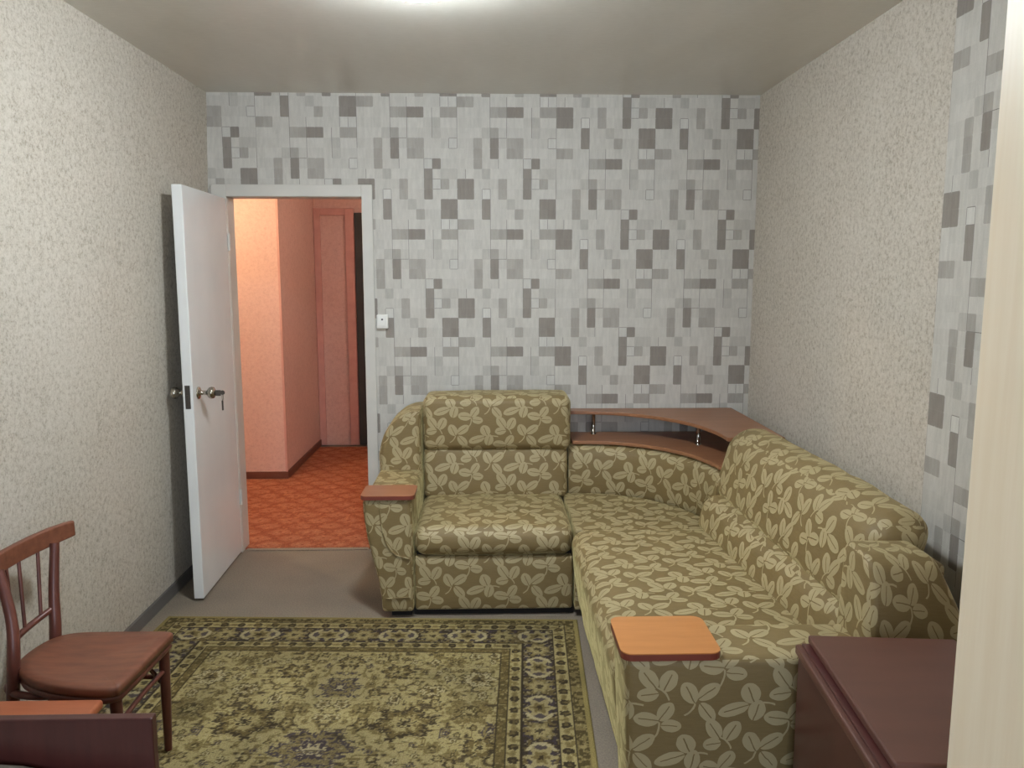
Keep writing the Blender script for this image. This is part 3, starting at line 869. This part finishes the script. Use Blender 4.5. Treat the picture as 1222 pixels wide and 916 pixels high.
# curved back
def curved_back(z0, z1, thick):
    mb = MB(); prof = []
    n = 14
    for i in range(n + 1):
        t = i / n; z = z0 + (z1 - z0) * t
        o = -.022 * math.sin(t * PI) ** .7
        if t > .85: o += .028 * ((t - .85) / .15) ** 2
        prof.append((o, z))
    prof += [(.05, z1 + .004), (thick, z1 - .004), (thick, z0)]
    vs = []; fs = []; uvs = []; L = 0; m = len(prof)
    pl = [0]
    for j in range(1, m): pl.append(pl[-1] + math.dist(prof[j], prof[j - 1]))
    Ls = [0]
    for i in range(1, len(arc)): Ls.append(Ls[-1] + (arc[i] - arc[i - 1]).length)
    for i, p in enumerate(arc):
        t = (arc[min(i + 1, len(arc) - 1)] - arc[max(i - 1, 0)]).normalized(); nn = Vector((-t.y, t.x))
        for (o, z) in prof: vs.append((p.x + nn.x * o, p.y + nn.y * o, z))
    for i in range(len(arc) - 1):
        for j in range(m - 1):
            fs.append((i*m+j, (i+1)*m+j, (i+1)*m+j+1, i*m+j+1)); uvs.append([(Ls[i], pl[j]), (Ls[i+1], pl[j]), (Ls[i+1], pl[j+1]), (Ls[i], pl[j+1])])
    mb.add(vs, fs, uvs, 0, True)
    mb.add(vs[:m], [tuple(range(m))]); mb.add(vs[-m:], [tuple(range(m - 1, -1, -1))])
    return mb
part('corner_backrest', curved_back(.395, .662, .055))
# corner seat: fan shaped cushion
b = MB(); cs = [(.378, 3.478), (1.03, 3.478)] + [(p.x - .012, p.y - .012) for p in reversed(arc)] + [(.378, 4.09)]
prism(b, cs, .035, .412); part('corner_seat', b, bevel=.02, seg=4)

# shelves
low = [(p.x + .005, p.y + .0) for p in arc[:-2]]
poly = [(.425, 4.125)] + [(x + .0, y + .012) for x, y in low[2:]] + [(1.06, 3.53), (1.33, 3.53), (1.33, 4.37), (.425, 4.37)]
b = MB(); prism(b, poly, .668, .686); tag(part('lower_shelf', b, M['shelf_wood'], bevel=.003), 'lower curved wooden corner shelf')
UP = [(.425, 4.285), (.55, 4.272), (.68, 4.235), (.80, 4.165), (.91, 4.06), (.995, 3.93), (1.045, 3.79), (1.07, 3.66), (1.075, 3.55)]
up = [(p.x, p.y) for p in catmull([(x, y, 0) for x, y in UP], 4)]
b = MB(); prism(b, up + [(1.34, 3.55), (1.34, 4.375), (.425, 4.375)], .800, .818); tag(part('upper_shelf', b, M['shelf_wood'], bevel=.003), 'upper curved wooden corner shelf')
for (x, y) in ((.560, 4.31), (1.065, 4.02), (1.25, 3.65)):
    b = MB(); lathe(b, [(.016, .0), (.016, .004), (.010, .006), (.010, .108), (.016, .110), (.016, .1135)], (x, y, .6862)); part('shelf_post', b, M['chrome'])

# long section
def seatdef(x, y, z):
    t = (3.47 - y) / 1.3
    z2 = z + .025 * max(0, t) * (z > .3)
    if z < .36: x = x + .05 * (1 - z / .36) * (x < .5)
    return (x, y, z2)
b = MB(); rbox(b, .355, 1.06, 2.165, 3.470, .035, .428, .060, 5, (8, 16, 6), (.006, 0, .014), seatdef, .005, 12); part('long_seat', b)
def shx(y): return (3.5 - y) / 1.3 * .045
b = MB(); rbox(b, .930, 1.16, 2.19, 3.500, .40, .575, .050, 5, (3, 16, 3), (.012, 0, .004), lambda x, y, z: (x + shx(y) * 1.6 + max(0, z - .45) * .22, y, z), .004, 15); part('back_cushion', b)
def topdef(x, y, z):
    t = (z - .53) / .33
    x2 = x + t * .09
    # rounded ends: the fabric is gathered at the near end
    return (x2 + shx(y) * .6, y, z - .010 * max(0, (2.5 - y) / .3))
b = MB(); rbox(b, 1.012, 1.205, 2.215, 3.600, .530, .858, .080, 6, (3, 18, 4), (.014, .012, .010), topdef, .006, 21); part('head_cushion', b)
b = MB(); rbox(b, 1.22, 1.325, 2.20, 3.52, .03, .72, .02, 2, (2, 6, 4)); part('back_board', b)
# near arm
b = MB(); rbox(b, .345, 1.03, 1.955, 2.168, .030, .563, .022, 3, (8, 4, 8), (.003, .003, .003), lambda x, y, z: (x + (.03 * (1 - z / .56) if x < .6 else 0), y + .045 * max(0, 1 - z / .45) * (y < 2.06), z), .002, 31)
part('arm', b)
tag(pad('arm_pad', .335, .598, 1.944, 2.172, .5635, .584, .03), 'bright orange-brown wooden pad on the near arm')
# near wing
def wingN(x, y, z):
    t = max(0, min(1, (z - .40) / .41))
    x0 = .985 + .028 * t; x1 = 1.335 - .135 * t ** 1.2
    x = x0 + (x - .985) / .35 * (x1 - x0)
    if z > .55:
        tt = (z - .55) / .26; y = y + .075 * tt ** 2.2 * min(1, (2.2 - y) / .16)
    return (x, y, z)
b = MB(); rbox(b, .985, 1.335, 1.985, 2.200, .03, .800, .036, 4, (6, 6, 16), (0, .004, 0), wingN, .002, 33); part('wing', b)

# ------------------------------------------------------------------ mahogany cabinet
cab = empty('cabinet', (.80, 1.90, 0), R(-5.2)); tag(cab, 'dark red-brown low cabinet with moulded top edge beside the near sofa arm', 'cabinet')
# local frame: x to the right, y toward the camera is negative
cwid, cdep = .36, .535
b = MB(); b.box(-.022, cwid + .004, -cdep, .0, .0005, .600); b.build('body', M['mahogany'], cab, .002, local=True)
b = MB(); b.box(-.030, cwid + .014, -cdep - .012, .006, .600, .624); b.build('moulding', M['mahogany_top'], cab, .005, 2, local=True)
b = MB(); b.box(-.016, cwid + .004, -cdep - .004, -.004, .624, .630); b.build('groove', M['mahogany'], cab, local=True)
b = MB(); b.box(.000, cwid, -cdep, .004, .630, .650); b.build('top', M['mahogany_top'], cab, .005, 3, local=True)
for (xa, xb) in ((.0, .175), (.181, .355)):
    b = MB(); b.box(xa, xb, -cdep - .018, -cdep - .0005, .06, .585); d = b.build('door', M['mahogany'], cab, .003, local=True)
    kx = xb - .025 if xa < .1 else xa + .025
    b = MB(); lathe(b, [(.006, 0), (.006, -.012), (.012, -.018), (.012, -.024)], (kx, -cdep - .018, .34), 'y', 14); b.build('knob', M['steel_dark'], d, local=True)

# ------------------------------------------------------------------ wardrobe
wd = empty('wardrobe', (1.1, .85, 0)); tag(wd, 'tall pale wood wardrobe standing against the right wall', 'wardrobe')
b = MB(); b.box(.812, 1.42, .30, 1.272, .0005, 2.24); b.build('body', M['wardrobe_wood'], wd, .002)
for (ya, yb) in ((.303, .784), (.788, 1.270)):
    b = MB(); b.box(.790, .810, ya, yb, .07, 2.235); d = b.build('door', M['wardrobe_wood'], wd, .002)
    yy = yb - .05 if ya < .5 else ya + .05
    b = MB(); tube(b, [(.790, yy, 1.0), (.762, yy, 1.01), (.762, yy, 1.13), (.790, yy, 1.14)], .005, 8); b.build('handle', M['chrome'], d)

# ------------------------------------------------------------------ wooden chair
ch = empty('wooden_chair', (-1.2, 2.3, 0)); tag(ch, 'reddish brown bentwood chair with a spindle back against the left wall', 'chair')
CWd, CDk = M['chair_wood'], M['chair_dark']
seat = [(-1.020, 2.455), (-1.026, 2.30), (-1.034, 2.135), (-1.048, 2.112), (-1.075, 2.104), (-1.16, 2.112), (-1.25, 2.138), (-1.32, 2.175), (-1.375, 2.225), (-1.405, 2.285), (-1.405, 2.36), (-1.385, 2.425), (-1.345, 2.458), (-1.28, 2.468), (-1.15, 2.468), (-1.04, 2.466)]
sp = [(p.x, p.y) for p in catmull([(x, y, 0) for x, y in seat + [seat[0]]], 4)][:-1]
b = MB()
n = len(sp); c0 = (sum(p[0] for p in sp) / n, sum(p[1] for p in sp) / n)
vs = []; fs = []
rings = [(1.0, .394), (1.0, .416), (.97, .422), (.80, .419), (.45, .413)]
for s, z in rings: vs += [(c0[0] + (p[0] - c0[0]) * s, c0[1] + (p[1] - c0[1]) * s, z) for p in sp]
vs.append((c0[0], c0[1], .411))
area = sum(sp[i][0] * sp[(i + 1) % n][1] - sp[(i + 1) % n][0] * sp[i][1] for i in range(n))
for k in range(len(rings) - 1):
    for i in range(n):
        q = (k*n+i, k*n+(i+1) % n, (k+1)*n+(i+1) % n, (k+1)*n+i); fs.append(q if area > 0 else q[::-1])
for i in range(n):
    q = ((len(rings)-1)*n+i, (len(rings)-1)*n+(i+1) % n, len(vs)-1); fs.append(q if area > 0 else q[::-1])
fs.append(tuple(range(n))[::-1] if area > 0 else tuple(range(n)))
b.add(vs, fs, smooth=True); b.build('seat', CWd, ch)
b = MB(); tube(b, [(c0[0] + (p[0] - c0[0]) * .93, c0[1] + (p[1] - c0[1]) * .93, .382) for p in sp[::3]], .013, 8, closed=True); b.build('seat_ring', CDk, ch)
def leg(a, c, r0, r1, nm='leg'):
    b = MB(); a = Vector(a); c = Vector(c); tube(b, [a, (a + c) / 2, c], [r0, (r0 + r1) / 2 + .001, r1], 12); return b.build(nm, CDk, ch)
leg((-1.045, 2.438, .392), (-1.062, 2.466, .0135), .017, .012)
leg((-1.060, 2.140, .392), (-1.050, 2.128, .0135), .017, .012)
def rear(y0, y1, yt, xt, zt):
    b = MB(); tube(b, [(-1.445, y0, .0135), (-1.415, (y0 + y1) / 2, .20), (-1.388, y1, .42), (-1.400, y1 + (yt - y1) * .4, .55), (xt, yt, zt)], [.014, .017, .018, .016, .014], 12, flat=((0, 1, 0), 1.0)); return b.build('leg', CDk, ch)
rear(2.465, 2.450, 2.530, -1.412, .695)
rear(2.235, 2.225, 2.300, -1.452, .690)
# top rail, curved
b = MB()
rail = catmull([(-1.398, 2.625, .716), (-1.424, 2.555, .714), (-1.450, 2.46, .710), (-1.464, 2.36, .706), (-1.462, 2.27, .704), (-1.445, 2.20, .703), (-1.415, 2.14, .703)], 5)
vs = []; fs = []; m = 4
for i, p in enumerate(rail):
    t = (rail[min(i+1, len(rail)-1)] - rail[max(i-1, 0)]); t.z = 0; t.normalize(); nn = Vector((-t.y, t.x, 0))
    e = min(i, len(rail) - 1 - i) / 6; hh = .026 + .004 * min(1, e)
    for (o, z) in ((-.010, -hh), (.010, -hh), (.008, hh), (-.012, hh)): vs.append(tuple(p + nn * o + Vector((0, 0, z))))
for i in range(len(rail) - 1):
    for j in range(m): fs.append((i*m+j, i*m+(j+1) % m, (i+1)*m+(j+1) % m, (i+1)*m+j))
fs += [(3, 2, 1, 0), tuple(len(vs) - 4 + k for k in range(4))]
b.add(vs, fs, smooth=False); rl = b.build('top_rail', CWd, ch, .006, 3)
low_r = [(-1.393, 2.470, .506), (-1.415, 2.42, .490), (-1.426, 2.36, .480), (-1.424, 2.30, .474), (-1.402, 2.240, .470)]
b = MB(); tube(b, low_r, .010, 8); b.build('lower_rail', CDk, ch)
for (ya, xa, za, yb, xb, zb) in ((2.425, -1.414, .488, 2.485, -1.442, .695), (2.358, -1.426, .480, 2.405, -1.456, .69), (2.300, -1.424, .474, 2.350, -1.462, .69)):
    b = MB(); tube(b, [(xa, ya, za), ((xa + xb) / 2, (ya + yb) / 2, (za + zb) / 2), (xb, yb, zb)], .0058, 8); b.build('spindle', CDk, ch)
b = MB(); tube(b, [(-1.052, 2.150, .30), (-1.056, 2.30, .30), (-1.050, 2.440, .30)], .008, 8); b.build('stretcher', CDk, ch)
b = MB(); tube(b, [(-1.060, 2.150, .27), (-1.25, 2.18, .27), (-1.41, 2.235, .27)], .008, 8); b.build('stretcher', CDk, ch)
b = MB(); tube(b, [(-1.060, 2.455, .27), (-1.25, 2.465, .27), (-1.41, 2.46, .27)], .008, 8); b.build('stretcher', CDk, ch)
b = MB(); tube(b, [(-1.055, 2.458, .235), (-1.075, 2.45, .27), (-1.085, 2.40, .34), (-1.08, 2.36, .383)], .0075, 8); b.build('brace', CDk, ch)
b = MB(); tube(b, [(-1.055, 2.145, .235), (-1.07, 2.16, .28), (-1.08, 2.20, .34), (-1.075, 2.24, .383)], .0075, 8); b.build('brace', CDk, ch)
b = MB(); tube(b, [(-1.30 + .13 * math.cos(a), 2.27 + .075 * math.sin(a), .352) for a in [2 * PI * i / 24 for i in range(24)]], .011, 8, closed=True); b.build('hoop', CDk, ch)

# ------------------------------------------------------------------ stool
st = empty('wooden_stool', (-1.25, 1.93, 0)); tag(st, 'low orange-brown wooden stool between the spindle chair and the bed footboard', 'stool')
b = MB(); rbox(b, -1.420, -1.068, 1.77, 2.092, .372, .400, .010, 3, (2, 2, 1)); b.build('seat', M['stool_wood'], st)
for (x, y) in ((-1.38, 1.80), (-1.12, 1.80), (-1.38, 2.055), (-1.12, 2.055)):
    b = MB(); b.box(x - .016, x + .016, y - .016, y + .016, .0115, .372); b.build('leg', M['stool_wood'], st, .003)
for y in (1.790, 2.049):
    b = MB(); b.box(-1.364, -1.136, y, y + .016, .32, .37); b.build('apron', M['stool_wood'], st)

# ------------------------------------------------------------------ bed in the near left corner
bed = empty('bed', (-1.15, .7, 0)); tag(bed, 'dark mahogany bed end standing in the near left corner before the stool', 'bed')
b = MB(); b.box(-1.535, -.738, 1.640, 1.664, .06, .602); fb = b.build('footboard', M['mahogany'], bed, .003)
b = MB(); b.box(-1.530, -.745, -.40, -.375, .06, .80); b.build('headboard', M['mahogany'], bed, .003)
for x in ((-.765, -.745), (-1.530, -1.51)):
    b = MB(); b.box(x[0], x[1], -.375, 1.640, .20, .34); b.build('side_rail', M['mahogany'], bed, .003)
for (x, y) in ((-.770, 1.652), (-1.505, 1.652), (-.770, -.3875), (-1.505, -.3875)):
    b = MB(); b.box(x - .02, x + .02, y - .0118, y + .0118, .0125 if y > 1 else .0005, .06); b.build('leg', M['mahogany'], bed)
b = MB(); rbox(b, -1.508, -.767, -.370, 1.632, .22, .44, .03, 3, (6, 10, 2), (0, 0, .01)); b.build('mattress', M['mattress'], bed)
def blk(x, y, z):
    return (x, y, z + (.018 * mnoise.noise(Vector((x * 7, y * 7, 2))) - .05 * max(0, (x + 1.0) / .25) if z > .47 else 0))
b = MB(); rbox(b, -1.490, -.775, -.2, 1.632, .452, .512, .025, 3, (16, 24, 1), (0, 0, .006), blk)
tag(b.build('blanket', M['blanket']), 'grey woollen blanket lying on the bed behind the dark footboard', 'blanket')
